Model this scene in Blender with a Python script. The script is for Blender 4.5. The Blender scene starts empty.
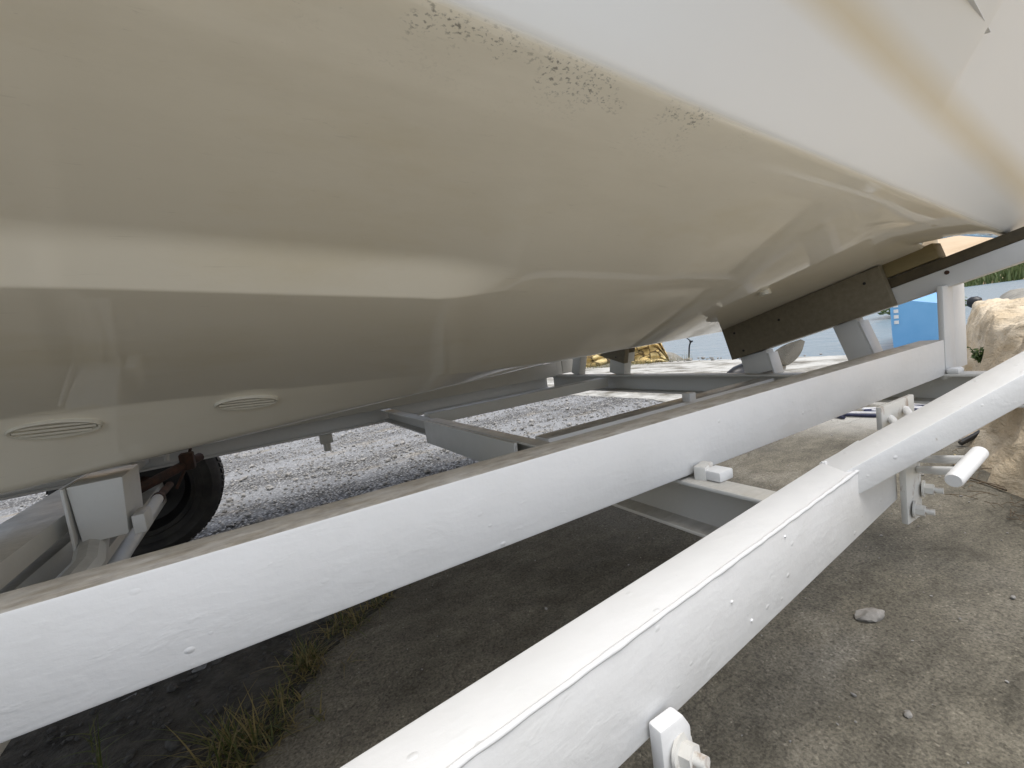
import bpy, bmesh, math, random
from mathutils import Vector, Matrix, noise
random.seed(7)
scn = bpy.context.scene
C = scn.collection
H = 0.77                       # camera height above the concrete; geometry below is written relative to the camera height

# ---------------------------------------------------------------- camera, sky, sun, exposure
cam_d = bpy.data.cameras.new('camera'); cam = bpy.data.objects.new('camera', cam_d); C.objects.link(cam)
R = ((0.85554, 0.16083, 0.49212), (-0.50052, 0.01388, 0.86561), (-0.13239, 0.98688, -0.09238))
M4 = Matrix([[R[i][0], R[i][1], -R[i][2], (0, 0, H)[i]] for i in range(3)] + [[0, 0, 0, 1]])
cam.matrix_world = M4
cam_d.sensor_width = 36; cam_d.lens = 456 / 1024 * 36; cam_d.clip_start = 0.02; cam_d.clip_end = 4000
scn.camera = cam
SUN_EL, SUN_AZ = math.radians(73), math.radians(165)      # azimuth from +Y towards +X
world = bpy.data.worlds.new('World'); scn.world = world; world.use_nodes = True
wn = world.node_tree; bg = wn.nodes['Background']
sky = wn.nodes.new('ShaderNodeTexSky'); sky.sky_type = 'NISHITA'; sky.sun_disc = False
sky.sun_elevation = SUN_EL; sky.sun_rotation = SUN_AZ
sky.air_density = 1.0; sky.dust_density = 2.5; sky.ozone_density = 1.5; sky.altitude = 0
hs = wn.nodes.new('ShaderNodeHueSaturation'); hs.inputs['Saturation'].default_value = .52     # thin high cloud: a pale, nearly white sky
wn.links.new(sky.outputs[0], hs.inputs['Color']); wn.links.new(hs.outputs[0], bg.inputs[0]); bg.inputs[1].default_value = 0.15
sun_d = bpy.data.lights.new('sun', 'SUN'); sun_d.energy = 1.6; sun_d.angle = math.radians(30); sun_d.color = (1, .97, .92)
sun = bpy.data.objects.new('sun', sun_d); C.objects.link(sun)
sd = Vector((math.sin(SUN_AZ) * math.cos(SUN_EL), math.cos(SUN_AZ) * math.cos(SUN_EL), math.sin(SUN_EL)))
sun.rotation_euler = sd.to_track_quat('Z', 'Y').to_euler(); sun.location = (0, -5, 8)
vs = scn.view_settings; vs.view_transform = 'Standard'; vs.look = 'None'; vs.exposure = 0.70; vs.gamma = 1

# ---------------------------------------------------------------- materials
class NT:
    def __init__(s, name):
        s.m = bpy.data.materials.new(name); s.m.use_nodes = True; s.t = s.m.node_tree
        s.b = s.t.nodes['Principled BSDF']; s.out = s.t.nodes['Material Output']
        s.tc = s.t.nodes.new('ShaderNodeTexCoord').outputs['Object']
    def n(s, typ, **kw):
        nd = s.t.nodes.new(typ)
        for k, v in kw.items():
            if k in nd.inputs: s.set(nd.inputs[k], v)
            else: setattr(nd, k, v)
        return nd
    def set(s, inp, v):
        if isinstance(v, bpy.types.NodeSocket): s.t.links.new(v, inp)
        else: inp.default_value = v
    def map(s, scale=(1, 1, 1), vec=None, rot=(0, 0, 0)):
        nd = s.t.nodes.new('ShaderNodeMapping'); s.t.links.new(vec or s.tc, nd.inputs[0])
        nd.inputs['Scale'].default_value = scale; nd.inputs['Rotation'].default_value = rot
        return nd.outputs[0]
    def noise(s, scale, detail=4, rough=.55, vec=None, dist=0.0):
        nd = s.n('ShaderNodeTexNoise', Scale=scale, Detail=detail, Roughness=rough, Distortion=dist)
        s.t.links.new(vec or s.tc, nd.inputs['Vector']); return nd.outputs['Fac']
    def vor(s, scale, feature='F1', out='Distance', vec=None, rnd=1.0):
        nd = s.n('ShaderNodeTexVoronoi', feature=feature); nd.inputs['Scale'].default_value = scale; nd.inputs['Randomness'].default_value = rnd
        s.t.links.new(vec or s.tc, nd.inputs['Vector']); return nd.outputs[out]
    def ramp(s, fac, stops, interp='LINEAR'):
        nd = s.n('ShaderNodeValToRGB'); r = nd.color_ramp; r.interpolation = interp
        while len(r.elements) < len(stops): r.elements.new(.5)
        for e, (p, c) in zip(r.elements, stops):
            e.position = p; e.color = (c, c, c, 1) if isinstance(c, (int, float)) else (*c, 1)
        s.t.links.new(fac, nd.inputs[0]); return nd.outputs[0]
    def mix(s, fac, a, b, mode='MIX'):
        nd = s.n('ShaderNodeMix', data_type='RGBA', blend_type=mode)
        for i, v in ((0, fac), (6, a), (7, b)):
            if isinstance(v, tuple) and len(v) == 3: v = (*v, 1)
            s.set(nd.inputs[i], v)
        return nd.outputs[2]
    def math(s, op, a, b=0.0, c=None):
        nd = s.n('ShaderNodeMath', operation=op); s.set(nd.inputs[0], a); s.set(nd.inputs[1], b)
        if c is not None: s.set(nd.inputs[2], c)
        return nd.outputs[0]
    def bump(s, h, strength=.3, dist=.01, prev=None):
        nd = s.n('ShaderNodeBump', Strength=strength, Distance=dist); s.t.links.new(h, nd.inputs['Height'])
        if prev: s.t.links.new(prev, nd.inputs['Normal'])
        return nd.outputs[0]
    def fin(s, col, rough=.5, normal=None, **kw):
        s.set(s.b.inputs['Base Color'], (*col, 1) if isinstance(col, tuple) else col)
        s.set(s.b.inputs['Roughness'], rough)
        if normal: s.t.links.new(normal, s.b.inputs['Normal'])
        for k, v in kw.items(): s.set(s.b.inputs[k.replace('_', ' ')], v)
        return s.m
    def attr(s, name):
        nd = s.n('ShaderNodeAttribute'); nd.attribute_name = name; return nd.outputs['Fac']
    def geo(s, out): return s.n('ShaderNodeNewGeometry').outputs[out]

def white_paint(name, dust=0.0, base=(.65, .65, .64), rust=0.0):
    t = NT(name)
    brush = t.noise(7, 6, .65, t.map((1.6, 6, 7)), .8)
    lump = t.noise(34, 3, .5, t.map((1, 1, 1)))
    drip = t.ramp(t.vor(44, vec=t.map((.7, 1, 1))), [(0, 1), (.07, .7), (.14, 0)])
    col = t.mix(t.ramp(t.noise(6, 5, .6), [(.45, 0), (.75, .5)]), base, (.58, .58, .56))
    spots = t.ramp(t.noise(75, 3, .6), [(.735, 0), (.78, 1)])
    col = t.mix(t.math('MULTIPLY', spots, .55), col, (.36, .31, .24))
    if rust:
        rs = t.ramp(t.noise(38, 5, .7, t.map((1, 1, .45))), [(.56, 0), (.68, 1)])
        col = t.mix(t.math('MULTIPLY', rs, rust), col, (.20, .095, .035))
    if dust:
        nz = t.n('ShaderNodeSeparateXYZ'); t.t.links.new(t.geo('Normal'), nz.inputs[0])
        up = t.ramp(nz.outputs[2], [(.6, 0), (.95, 1)])
        dn = t.ramp(t.noise(22, 6, .7, t.map((1, 3, 1))), [(.25, .55), (.62, 1)])
        dc = t.ramp(t.noise(60, 5, .7), [(.3, (.12, .102, .074)), (.6, (.215, .186, .14)), (.78, (.33, .295, .235))])
        col = t.mix(t.math('MULTIPLY', t.math('MULTIPLY', up, dn), dust), col, dc)
    nrm = t.bump(brush, .09, .006); nrm = t.bump(lump, .16, .006, nrm); nrm = t.bump(t.noise(150, 3, .6), .16, .0012, nrm); nrm = t.bump(t.math('MULTIPLY', drip, t.ramp(t.noise(8, 3), [(.5, 0), (.62, 1)])), .5, .002, nrm)
    blis = t.ramp(t.noise(17, 4, .6, t.map((1, 1.8, 2.4)), .6), [(.60, 0), (.70, 1)]); nrm = t.bump(blis, .09, .002, nrm)
    return t.fin(col, t.ramp(t.noise(20, 3), [(.3, .36), (.7, .52)]), nrm)
m_white = white_paint('white_brushed_paint')
m_white_dusty = white_paint('white_brushed_paint_dusty', .9)
m_white_grey = white_paint('white_paint_weathered', .55, (.56, .55, .51))
m_white_rust = white_paint('white_paint_rust_stained', .3, (.62, .61, .57), .7)

def gelcoat():
    t = NT('gelcoat')
    side = t.attr('side'); ch = t.attr('chine_dist'); kn = t.attr('knuckle_dist')
    cream = t.mix(t.noise(1.6, 5, .6), (.84, .78, .65), (.87, .82, .70))
    stain = t.ramp(t.noise(3.2, 6, .65, t.map((.7, 1.5, 1.5))), [(.52, 0), (.74, .55)])
    cream = t.mix(stain, cream, (.76, .68, .50))
    white = t.mix(t.noise(2.1, 4), (.69, .69, .665), (.72, .72, .70))
    col = t.mix(side, cream, white)
    # mildew and scuffs just inboard of the chine
    zone = t.ramp(ch, [(.0, .3), (.010, 1), (.030, .9), (.050, .2), (.10, .0)])
    clump = t.ramp(t.noise(13, 2, .5), [(.51, 0), (.59, 1)])
    dots = t.ramp(t.noise(230, 3, .6, t.map((.8, 1.2, 1.2))), [(.54, 0), (.66, 1)])
    mil = t.math('MULTIPLY', t.math('MULTIPLY', zone, clump), dots)
    col = t.mix(t.math('MULTIPLY', mil, .75), col, (.10, .095, .075))
    film = t.ramp(t.noise(14, 6, .7, t.map((.5, 1.6, 1.6))), [(.42, 0), (.75, .5)])
    col = t.mix(t.math('MULTIPLY', t.ramp(ch, [(.0, .40), (.12, .3), (.34, 0)]), film), col, (.52, .47, .36))
    # scattered scuffs
    scuff = t.ramp(t.noise(85, 5, .7, t.map((.4, 1.8, 1.8))), [(.66, 0), (.76, .4)])
    col = t.mix(t.math('MULTIPLY', scuff, t.ramp(ch, [(.0, 1), (.5, .12)])), col, (.36, .33, .26))
    scr = t.ramp(t.noise(60, 4, .6, t.map((.12, 3, 3), rot=(0, 0, .12))), [(.66, 0), (.74, .22)])
    col = t.mix(t.math('MULTIPLY', scr, t.math('SUBTRACT', 1.0, side)), col, (.55, .50, .40))
    # tide stain in the hollow of the knuckle
    ks = t.ramp(kn, [(.0, .75), (.012, .6), (.045, 0)])
    col = t.mix(t.math('MULTIPLY', ks, t.ramp(t.noise(3, 4), [(.2, .65), (.7, 1)])), col, (.56, .46, .28))
    wav = t.noise(2.2, 2, .4); fine = t.noise(48, 3, .5)
    nrm = t.bump(wav, .03, .02); nrm = t.bump(fine, .02, .0005, nrm)
    rough = t.mix(t.ramp(t.noise(7, 5, .65), [(.35, 0), (.7, 1)]), (.012, .012, .012), (.045, .045, .045))
    rough = t.mix(t.ramp(ch, [(.0, .9), (.10, .7), (.32, 0)]), rough, (.30, .30, .30))
    rough = t.mix(side, rough, (.33, .33, .33))
    return t.fin(col, rough, nrm, IOR=1.8)
m_gel = gelcoat()

def concrete():
    t = NT('concrete')
    big = t.noise(1.1, 6, .62, t.map((1, 1.3, 1)), .4)
    col = t.ramp(big, [(.28, (.092, .086, .071)), (.44, (.145, .136, .113)), (.56, (.185, .174, .148)), (.72, (.29, .28, .255))])
    mott = t.ramp(t.noise(7.5, 7, .72, t.map((1, 1.9, 1), rot=(0, 0, .7)), .7), [(.34, .55), (.5, 1.0), (.66, 1.5)])
    col = t.mix(.6, col, mott, 'MULTIPLY')
    pale = t.ramp(t.noise(.8, 5, .6, t.map((1, 1, 1), rot=(0, 0, .6))), [(.5, 0), (.7, .6)])
    col = t.mix(pale, col, (.28, .275, .26))
    speck = t.ramp(t.vor(190, out='Color'), [(.0, .55), (.5, 1), (.85, 1.0), (1, 1.75)])
    col = t.mix(1.0, col, speck, 'MULTIPLY')
    fine = t.ramp(t.noise(170, 3, .75), [(.28, .45), (.5, 1), (.72, 1.5)])
    col = t.mix(.9, col, fine, 'MULTIPLY')
    pits = t.ramp(t.noise(24, 5, .7, t.map((1, 1.6, 1))), [(.66, 0), (.72, 1)])
    col = t.mix(t.math('MULTIPLY', pits, .75), col, (.055, .05, .042))
    chips = t.ramp(t.noise(55, 2, .5), [(.76, 0), (.79, 1)])
    col = t.mix(t.math('MULTIPLY', chips, .7), col, (.5, .47, .42))
    col = t.mix(1.0, col, (.92, .89, .82), 'MULTIPLY')
    x = t.n('ShaderNodeSeparateXYZ'); t.t.links.new(t.tc, x.inputs[0])
    lime = t.math('MULTIPLY', t.ramp(t.math('MULTIPLY', x.outputs[0], .1), [(.27, 0), (.36, 1)]), t.ramp(t.noise(2.2, 6, .7, t.map((1, .8, 1))), [(.36, 0), (.56, 1)]))
    col = t.mix(t.math('MULTIPLY', lime, .8), col, (.56, .55, .51))
    dry = t.ramp(t.math('ADD', t.math('MULTIPLY', x.outputs[1], -.5), t.math('MULTIPLY', t.noise(1.5, 4), .3)), [(.28, 0), (.5, 1)])     # pale area added behind the camera, unseen, to bounce light onto the hull
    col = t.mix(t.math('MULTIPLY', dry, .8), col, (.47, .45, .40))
    wv = t.n('ShaderNodeVectorMath', operation='MULTIPLY_ADD'); nc = t.n('ShaderNodeTexNoise', Scale=6.0, Detail=5.0)
    t.t.links.new(t.tc, nc.inputs['Vector']); t.t.links.new(nc.outputs['Color'], wv.inputs[0]); wv.inputs[1].default_value = (.16, .16, 0); t.t.links.new(t.tc, wv.inputs[2])
    crk = t.math('MULTIPLY', t.ramp(t.vor(1.1, 'DISTANCE_TO_EDGE', vec=wv.outputs[0]), [(.001, 1), (.004, 0)]), t.ramp(t.noise(1.3, 3), [(.53, 0), (.60, 1)]))
    col = t.mix(t.math('MULTIPLY', crk, .5), col, (.03, .027, .022))
    nrm = t.bump(t.noise(170, 3, .75), .8, .003); nrm = t.bump(t.noise(22, 6, .7), .7, .01, nrm); nrm = t.bump(pits, -.6, .004, nrm)
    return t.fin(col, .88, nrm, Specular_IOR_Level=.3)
m_conc = concrete()

def gravel():
    t = NT('gravel')
    c = t.vor(62, out='Color'); d = t.vor(62)
    col = t.ramp(c, [(0, (.06, .06, .06)), (.25, (.17, .17, .168)), (.6, (.33, .327, .32)), (1, (.58, .57, .545))])
    col = t.mix(t.ramp(d, [(.25, 0), (.62, 1)]), col, (.045, .043, .04))
    c2 = t.ramp(t.vor(150, out='Color'), [(0, .5), (.6, 1.0), (1, 1.5)])
    col = t.mix(.8, col, c2, 'MULTIPLY')
    patch = t.ramp(t.noise(.9, 5, .6, t.map((.5, 1.6, 1), rot=(0, 0, .5))), [(.42, 0), (.56, 1)])
    col = t.mix(t.math('MULTIPLY', patch, .55), col, (.34, .345, .35))
    tan = t.ramp(t.noise(2.4, 5, .7, t.map((.5, 1.6, 1), rot=(0, 0, .5))), [(.56, 0), (.68, .7)])
    col = t.mix(tan, col, t.mix(1, col, (1.1, .93, .68), 'MULTIPLY'))
    nrm = t.bump(d, -.9, .012); nrm = t.bump(t.noise(90, 3), .5, .006, nrm)
    return t.fin(col, .8, nrm, Specular_IOR_Level=.3)
m_gravel = gravel()

def simple(name, c1, c2, scale=8, rough=.6, bump=.2, bscale=40, bdist=.005, stretch=(1, 1, 1), **kw):
    t = NT(name)
    v = t.map(stretch)
    col = t.mix(t.ramp(t.noise(scale, 6, .62, v), [(.32, 0), (.68, 1)]), c1, c2)
    return t.fin(col, rough, t.bump(t.noise(bscale, 4, .6, v), bump, bdist), **kw)
m_soil = simple('dark_soil', (.022, .020, .016), (.085, .078, .066), 22, .95, .8, 45, .02)
m_wood = simple('brown_stained_board', (.155, .132, .088), (.20, .172, .12), 60, .6, .2, 160, .002)
m_wood2 = simple('olive_timber', (.17, .13, .055), (.24, .19, .09), 14, .6, .3, 60, .003, (1, .2, 1))
m_dark_wood = simple('dark_board', (.055, .042, .022), (.095, .075, .04), 20, .6, .3, 60, .003)
m_rubber = simple('tyre_rubber', (.011, .011, .012), (.045, .041, .036), 12, .75, .3, 70, .003)
m_rust = simple('rusty_steel', (.025, .015, .011), (.09, .038, .022), 30, .75, .5, 60, .004)
m_steel = simple('polished_steel', (.5, .5, .5), (.7, .69, .67), 10, .18, .05, 30, .002, Metallic=1.0)
m_motor = simple('black_motor_paint', (.02, .021, .024), (.05, .05, .053), 9, .42, .05, 30, .002)
m_bronze = simple('worn_bronze', (.34, .22, .11), (.46, .33, .19), 14, .35, .1, 40, .002, Metallic=.6)
m_black = simple('black_plastic', (.008, .008, .009), (.02, .02, .02), 20, .45, .1, 50, .002)
m_blue = simple('blue_paint', (.13, .36, .64), (.17, .41, .69), 3, .4, .08, 30, .004)
m_lblue = simple('pale_blue_paint', (.30, .60, .75), (.38, .66, .80), 5, .4, .1, 30, .004)
m_mark = simple('white_mark_paint', (.7, .7, .68), (.8, .8, .78), 10, .5)
m_green = simple('dark_green_tarp', (.012, .06, .045), (.02, .10, .07), 6, .5, .5, 18, .02)
m_stone = simple('grey_stone', (.20, .19, .17), (.36, .34, .31), 40, .85, .7, 90, .004)
m_pebble = simple('pebble', (.15, .145, .135), (.42, .405, .38), 30, .85, .6, 120, .004)
m_dstone = simple('dark_stone', (.035, .033, .03), (.10, .095, .088), 60, .9, .6, 90, .004)
m_twig = simple('dry_twig', (.05, .035, .02), (.14, .10, .06), 30, .8, .4, 80, .002)
m_straw = simple('dry_straw', (.30, .24, .13), (.45, .38, .22), 20, .7, .2)
m_rope_b = simple('navy_cord', (.012, .015, .04), (.03, .035, .08), 60, .7, .6, 200, .002)
m_rope_w = simple('pale_cord', (.5, .5, .52), (.62, .62, .62), 60, .7, .6, 200, .002)
m_grate = simple('aged_plastic_grate', (.56, .52, .43), (.64, .60, .50), 20, .3, .1)
m_shed = simple('blue_grey_sheet', (.16, .21, .27), (.20, .26, .33), 4, .6)

def leafmat(name, a, b):
    t = NT(name)
    r = t.n('ShaderNodeAttribute'); r.attribute_name = 'tint'
    col = t.mix(r.outputs['Fac'], a, b)
    t.fin(col, .55)
    tr = t.n('ShaderNodeBsdfTranslucent'); t.set(tr.inputs[0], col)
    ms = t.n('ShaderNodeMixShader'); ms.inputs[0].default_value = .3
    t.t.links.new(t.b.outputs[0], ms.inputs[1]); t.t.links.new(tr.outputs[0], ms.inputs[2]); t.t.links.new(ms.outputs[0], t.out.inputs[0])
    return t.m
m_grass = leafmat('grass_blades', (.055, .085, .018), (.24, .19, .075))
m_leaf = leafmat('green_leaves', (.035, .07, .018), (.10, .15, .04))
m_reed = leafmat('reed_leaves', (.10, .14, .045), (.20, .23, .09))

def sandstone():
    t = NT('sandstone')
    col = t.ramp(t.noise(2.0, 7, .65, t.map((.7, 1, 2.2)), .6), [(.25, (.44, .31, .17)), (.42, (.60, .48, .32)), (.60, (.70, .60, .45)), (.8, (.64, .50, .30))])
    col = t.mix(t.ramp(t.noise(11, 6, .7, t.map((.6, 1, 2.5))), [(.60, 0), (.70, .6)]), col, (.32, .24, .15))
    col = t.mix(t.ramp(t.noise(26, 5, .7), [(.66, 0), (.74, .7)]), col, (.20, .15, .09))
    nrm = t.bump(t.noise(9, 7, .68, t.map((.7, 1, 2.0)), .5), .9, .05); nrm = t.bump(t.noise(50, 4, .7), .4, .01, nrm)
    return t.fin(col, .9, nrm, Specular_IOR_Level=.2)
m_sand = sandstone()
def yellow_rock():
    t = NT('yellow_rock')
    col = t.ramp(t.vor(4.2, out='Color'), [(0, (.46, .31, .11)), (.35, (.66, .48, .19)), (.75, (.76, .60, .29)), (1, (.80, .69, .43))])
    col = t.mix(t.ramp(t.vor(4.2, 'DISTANCE_TO_EDGE'), [(.02, 1), (.09, 0)]), col, (.13, .085, .035))
    col = t.mix(.7, col, t.ramp(t.noise(9, 5, .7), [(.3, .6), (.6, 1.1)]), 'MULTIPLY')
    return t.fin(col, .9, t.bump(t.noise(12, 5, .7), .8, .08))
m_yrock = yellow_rock()
def water():
    t = NT('water')
    v = t.map((1, .35, 1), rot=(0, 0, .35))
    n1 = t.noise(1.6, 4, .6, v); n2 = t.noise(5.5, 4, .6, v)
    nrm = t.bump(n1, .8, .3); nrm = t.bump(n2, .7, .08, nrm)
    return t.fin((.17, .235, .28), .3, nrm, IOR=1.33)
m_water = water()
m_land = simple('shore_ground', (.16, .15, .125), (.34, .32, .27), 1.3, .95, .6, 14, .05)
m_hill = simple('bare_earth', (.42, .30, .18), (.60, .47, .32), .035, .95, .5, .2, .8, (1, 1, 3))

# ---------------------------------------------------------------- mesh helpers
def wloc(o):
    v = Vector(o.location)
    while o.parent: o = o.parent; v += o.location
    return v
def obj(name, bm, mat, parent=None, smooth=None, origin=None):
    """bm is in camera-relative coordinates (z = 0 at camera height)."""
    bmesh.ops.recalc_face_normals(bm, faces=bm.faces)
    me = bpy.data.meshes.new(name)
    org = Vector(origin) if origin else (None)
    if org is None:
        org = Vector((0, 0, 0)); n = len(bm.verts)
        for v in bm.verts: org += v.co
        org /= max(n, 1)
    bmesh.ops.translate(bm, verts=bm.verts, vec=-org)
    bm.to_mesh(me); bm.free()
    me.materials.append(mat)
    if smooth is not None:
        for p in me.polygons: p.use_smooth = True
        me.set_sharp_from_angle(angle=math.radians(smooth))
    o = bpy.data.objects.new(name, me); C.objects.link(o)
    o.location = org + Vector((0, 0, H))
    if parent: o.parent = parent; o.location = o.location - wloc(parent)
    return o
def tag(o, label, cat=None, group=None, kind=None):
    if label: o['label'] = label
    if cat: o['category'] = cat
    if group: o['group'] = group
    if kind: o['kind'] = kind
    return o
def struct(o): o['kind'] = 'structure'; return o
def thing(name, label, cat, loc, group=None):
    o = bpy.data.objects.new(name, None); C.objects.link(o); o.location = Vector(loc) + Vector((0, 0, H)); o.empty_display_size = .1
    return tag(o, label, cat, group)
def bevel(bm, geom_edges, w, seg=2):
    if w > 0: bmesh.ops.bevel(bm, geom=geom_edges, offset=w, segments=seg, affect='EDGES', profile=.5)
def box(x0, x1, y0, y1, z0, z1, bv=.004, bm=None):
    b = bmesh.new()
    bmesh.ops.create_cube(b, size=1, matrix=Matrix.Translation(((x0 + x1) / 2, (y0 + y1) / 2, (z0 + z1) / 2)) @ Matrix.Diagonal((x1 - x0, y1 - y0, z1 - z0, 1)))
    bevel(b, b.edges[:], bv)
    return join(bm, b)
def join(bm, b):
    if bm is None: return b
    me = bpy.data.meshes.new('tmp'); b.to_mesh(me); b.free(); bm.from_mesh(me); bpy.data.meshes.remove(me); return bm
def frame(p0, p1, up=(0, 0, 1)):
    p0, p1 = Vector(p0), Vector(p1); d = (p1 - p0).normalized(); u = Vector(up); r = d.cross(u).normalized(); u = r.cross(d)
    return p0, p1, d, r, u
def prism(profile, p0, p1, up=(0, 0, 1), bv=.003, bm=None, segs=1):
    """extrude a 2-D profile (right, up) from p0 to p1"""
    p0, p1, d, r, u = frame(p0, p1, up); b = bmesh.new(); L = (p1 - p0)
    rings = []
    for k in range(segs + 1):
        c = p0 + L * (k / segs); rings.append([b.verts.new(c + r * x + u * y) for x, y in profile])
    n = len(profile); long = []
    for k in range(segs):
        for i in range(n): b.faces.new((rings[k][i], rings[k][(i + 1) % n], rings[k + 1][(i + 1) % n], rings[k + 1][i]))
    b.faces.new(rings[0][::-1]); b.faces.new(rings[-1])
    if bv: bevel(b, b.edges[:] if segs == 1 else [e for e in b.edges if len(e.link_faces) == 2 and e.calc_face_angle(0) > .5], bv)
    return join(bm, b)
def rect(w, h): return [(-w / 2, -h / 2), (w / 2, -h / 2), (w / 2, h / 2), (-w / 2, h / 2)]
def chan(w, h, t=.007, side=1):
    p = [(-w / 2, -h / 2), (w / 2, -h / 2), (w / 2, -h / 2 + t), (-w / 2 + t, -h / 2 + t), (-w / 2 + t, h / 2 - t), (w / 2, h / 2 - t), (w / 2, h / 2), (-w / 2, h / 2)]
    return [(x * side, y) for x, y in p][::side]
def tube(pts, r, seg=10, bm=None, caps=True, taper=None):
    b = bm or bmesh.new(); pts = [Vector(p) for p in pts]; rings = []
    prev = None
    for i, p in enumerate(pts):
        d = (pts[min(i + 1, len(pts) - 1)] - pts[max(i - 1, 0)]).normalized()
        a = prev if prev else (Vector((0, 0, 1)) if abs(d.z) < .9 else Vector((1, 0, 0)))
        a = (a - d * a.dot(d)).normalized(); prev = a; c = d.cross(a)
        rr = r * (taper[i] if taper else 1)
        rings.append([b.verts.new(p + (a * math.cos(2 * math.pi * k / seg) + c * math.sin(2 * math.pi * k / seg)) * rr) for k in range(seg)])
    for i in range(len(rings) - 1):
        for k in range(seg): b.faces.new((rings[i][k], rings[i][(k + 1) % seg], rings[i + 1][(k + 1) % seg], rings[i + 1][k]))
    if caps: b.faces.new(rings[0][::-1]); b.faces.new(rings[-1])
    return b
def lathe(profile, center, axis='Y', seg=40, bm=None, closed=True):
    b = bm or bmesh.new(); rings = []
    c = Vector(center)
    for a, r in profile:
        ring = []
        for k in range(seg):
            t = 2 * math.pi * k / seg
            if axis == 'Y': q = Vector((r * math.cos(t), a, r * math.sin(t)))
            elif axis == 'X': q = Vector((a, r * math.cos(t), r * math.sin(t)))
            else: q = Vector((r * math.cos(t), r * math.sin(t), a))
            ring.append(b.verts.new(c + q))
        rings.append(ring)
    for i in range(len(rings) - 1 + (1 if closed else 0)):
        j = (i + 1) % len(rings)
        for k in range(seg): b.faces.new((rings[i][k], rings[i][(k + 1) % seg], rings[j][(k + 1) % seg], rings[j][k]))
    return b
def bolt(center, axis, r=.011, parent=None, mat=None, L=.012, name='bolt'):
    a = Vector(axis).normalized(); c = Vector(center)
    b = tube([c, c + a * .003], r * 1.5, 14)
    b = tube([c + a * .003, c + a * (.003 + L)], r, 6, b)
    b = tube([c + a * (.003 + L), c + a * (.003 + L * 2)], r * .55, 10, b)
    return obj(name, b, mat or m_white_rust, parent, 40)
def nz(p, s=1.0, o=0.0): return noise.noise(Vector((p[0] * s + o, p[1] * s + o * .7, (p[2] if len(p) > 2 else 0) * s)))

# ---------------------------------------------------------------- ground, water, far shore
def smooth(a, b, x): t = min(1, max(0, (x - a) / (b - a))); return t * t * (3 - 2 * t)
WZ = -1.1                                             # water level
def land_h(x, y):
    ramp = -.77 - .045 * max(0, x - 5.0) - .01
    h = ramp - 1.2 * smooth(8.2, 10.5, x)
    spit = smooth(.6, -1.2, y - (.245 * x + .25)) * smooth(40, 34, x)      # low spit on the right, out into the river
    if x > 5: h = max(h, -2.4 + (1.62 + .25 * nz((x, y), .3)) * spit)
    left = smooth(7.0, 8.0, y - .2 * (x - 8)) * smooth(12, 9.5, x)
    if x > 5: h = max(h, -2.3 + (1.55 + .2 * nz((x, y), .5)) * left)
    return h + .012 * nz((x, y), 1.3) - .012 - .12 * smooth(8.0, 7.0, x) * smooth(-7, -5, x) * smooth(13, 11.5, y) * smooth(-4, -2.8, y)
def grid_mesh(xs, ys, hf):
    b = bmesh.new(); V = [[b.verts.new((x, y, hf(x, y))) for x in xs] for y in ys]
    for j in range(len(ys) - 1):
        for i in range(len(xs) - 1): b.faces.new((V[j][i], V[j][i + 1], V[j + 1][i + 1], V[j + 1][i]))
    return b
def axis_pts(segs):
    out = [segs[0][0]]
    for a, b_, n in segs: out += [a + (b_ - a) * (k + 1) / n for k in range(n)]
    return out
xs = axis_pts([(-60, -8, 12), (-8, 12, 100), (12, 45, 50)]); ys = axis_pts([(-60, -6, 16), (-6, 20, 90), (20, 60, 14)])
g = struct(obj('ground', grid_mesh(xs, ys, land_h), m_land, smooth=60))
g['label'] = 'pale rough shore ground sloping to the water'

def poly_sheet(name, inside, x0, x1, y0, y1, step, z, mat, amp=.004, jag=.03, label=None, fine=None):
    b = bmesh.new(); V = {}
    nx, ny = int((x1 - x0) / step), int((y1 - y0) / step)
    def vert(i, j):
        if (i, j) not in V:
            x, y = x0 + i * step, y0 + j * step
            V[i, j] = b.verts.new((x + jag * nz((x, y), 5, 3), y + jag * nz((x, y), 5, 9), z(x, y) + amp * nz((x, y), 6)))
        return V[i, j]
    for i in range(nx):
        for j in range(ny):
            if inside(x0 + (i + .5) * step, y0 + (j + .5) * step):
                b.faces.new((vert(i, j), vert(i + 1, j), vert(i + 1, j + 1), vert(i, j + 1)))
    ret = bmesh.ops.extrude_face_region(b, geom=b.faces[:])
    vs_ = [v for v in ret['geom'] if isinstance(v, bmesh.types.BMVert)]
    for v in vs_: v.co.z -= .05
    return struct(obj(name, b, mat, smooth=50))
edge = [(-3.2, -1.2), (-.5, .62), (-.085, 1.09), (.04, 1.3), (.26, 1.47), (.62, 1.72), (1.3, 2.0), (2.4, 2.35), (3.3, 2.7), (3.5, 3.4), (3.45, 5.3), (3.3, 9), (3.2, 14)]
def edge_x(y):                                        # slab's left edge as x(y)
    if y <= edge[0][1]: return edge[0][0]
    for (xa, ya), (xb, yb) in zip(edge, edge[1:]):
        if y <= yb: return xa + (xb - xa) * (y - ya) / (yb - ya)
    return edge[-1][0]
slab_z = lambda x, y: -.77 - .045 * max(0, x - 5.0)
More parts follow.
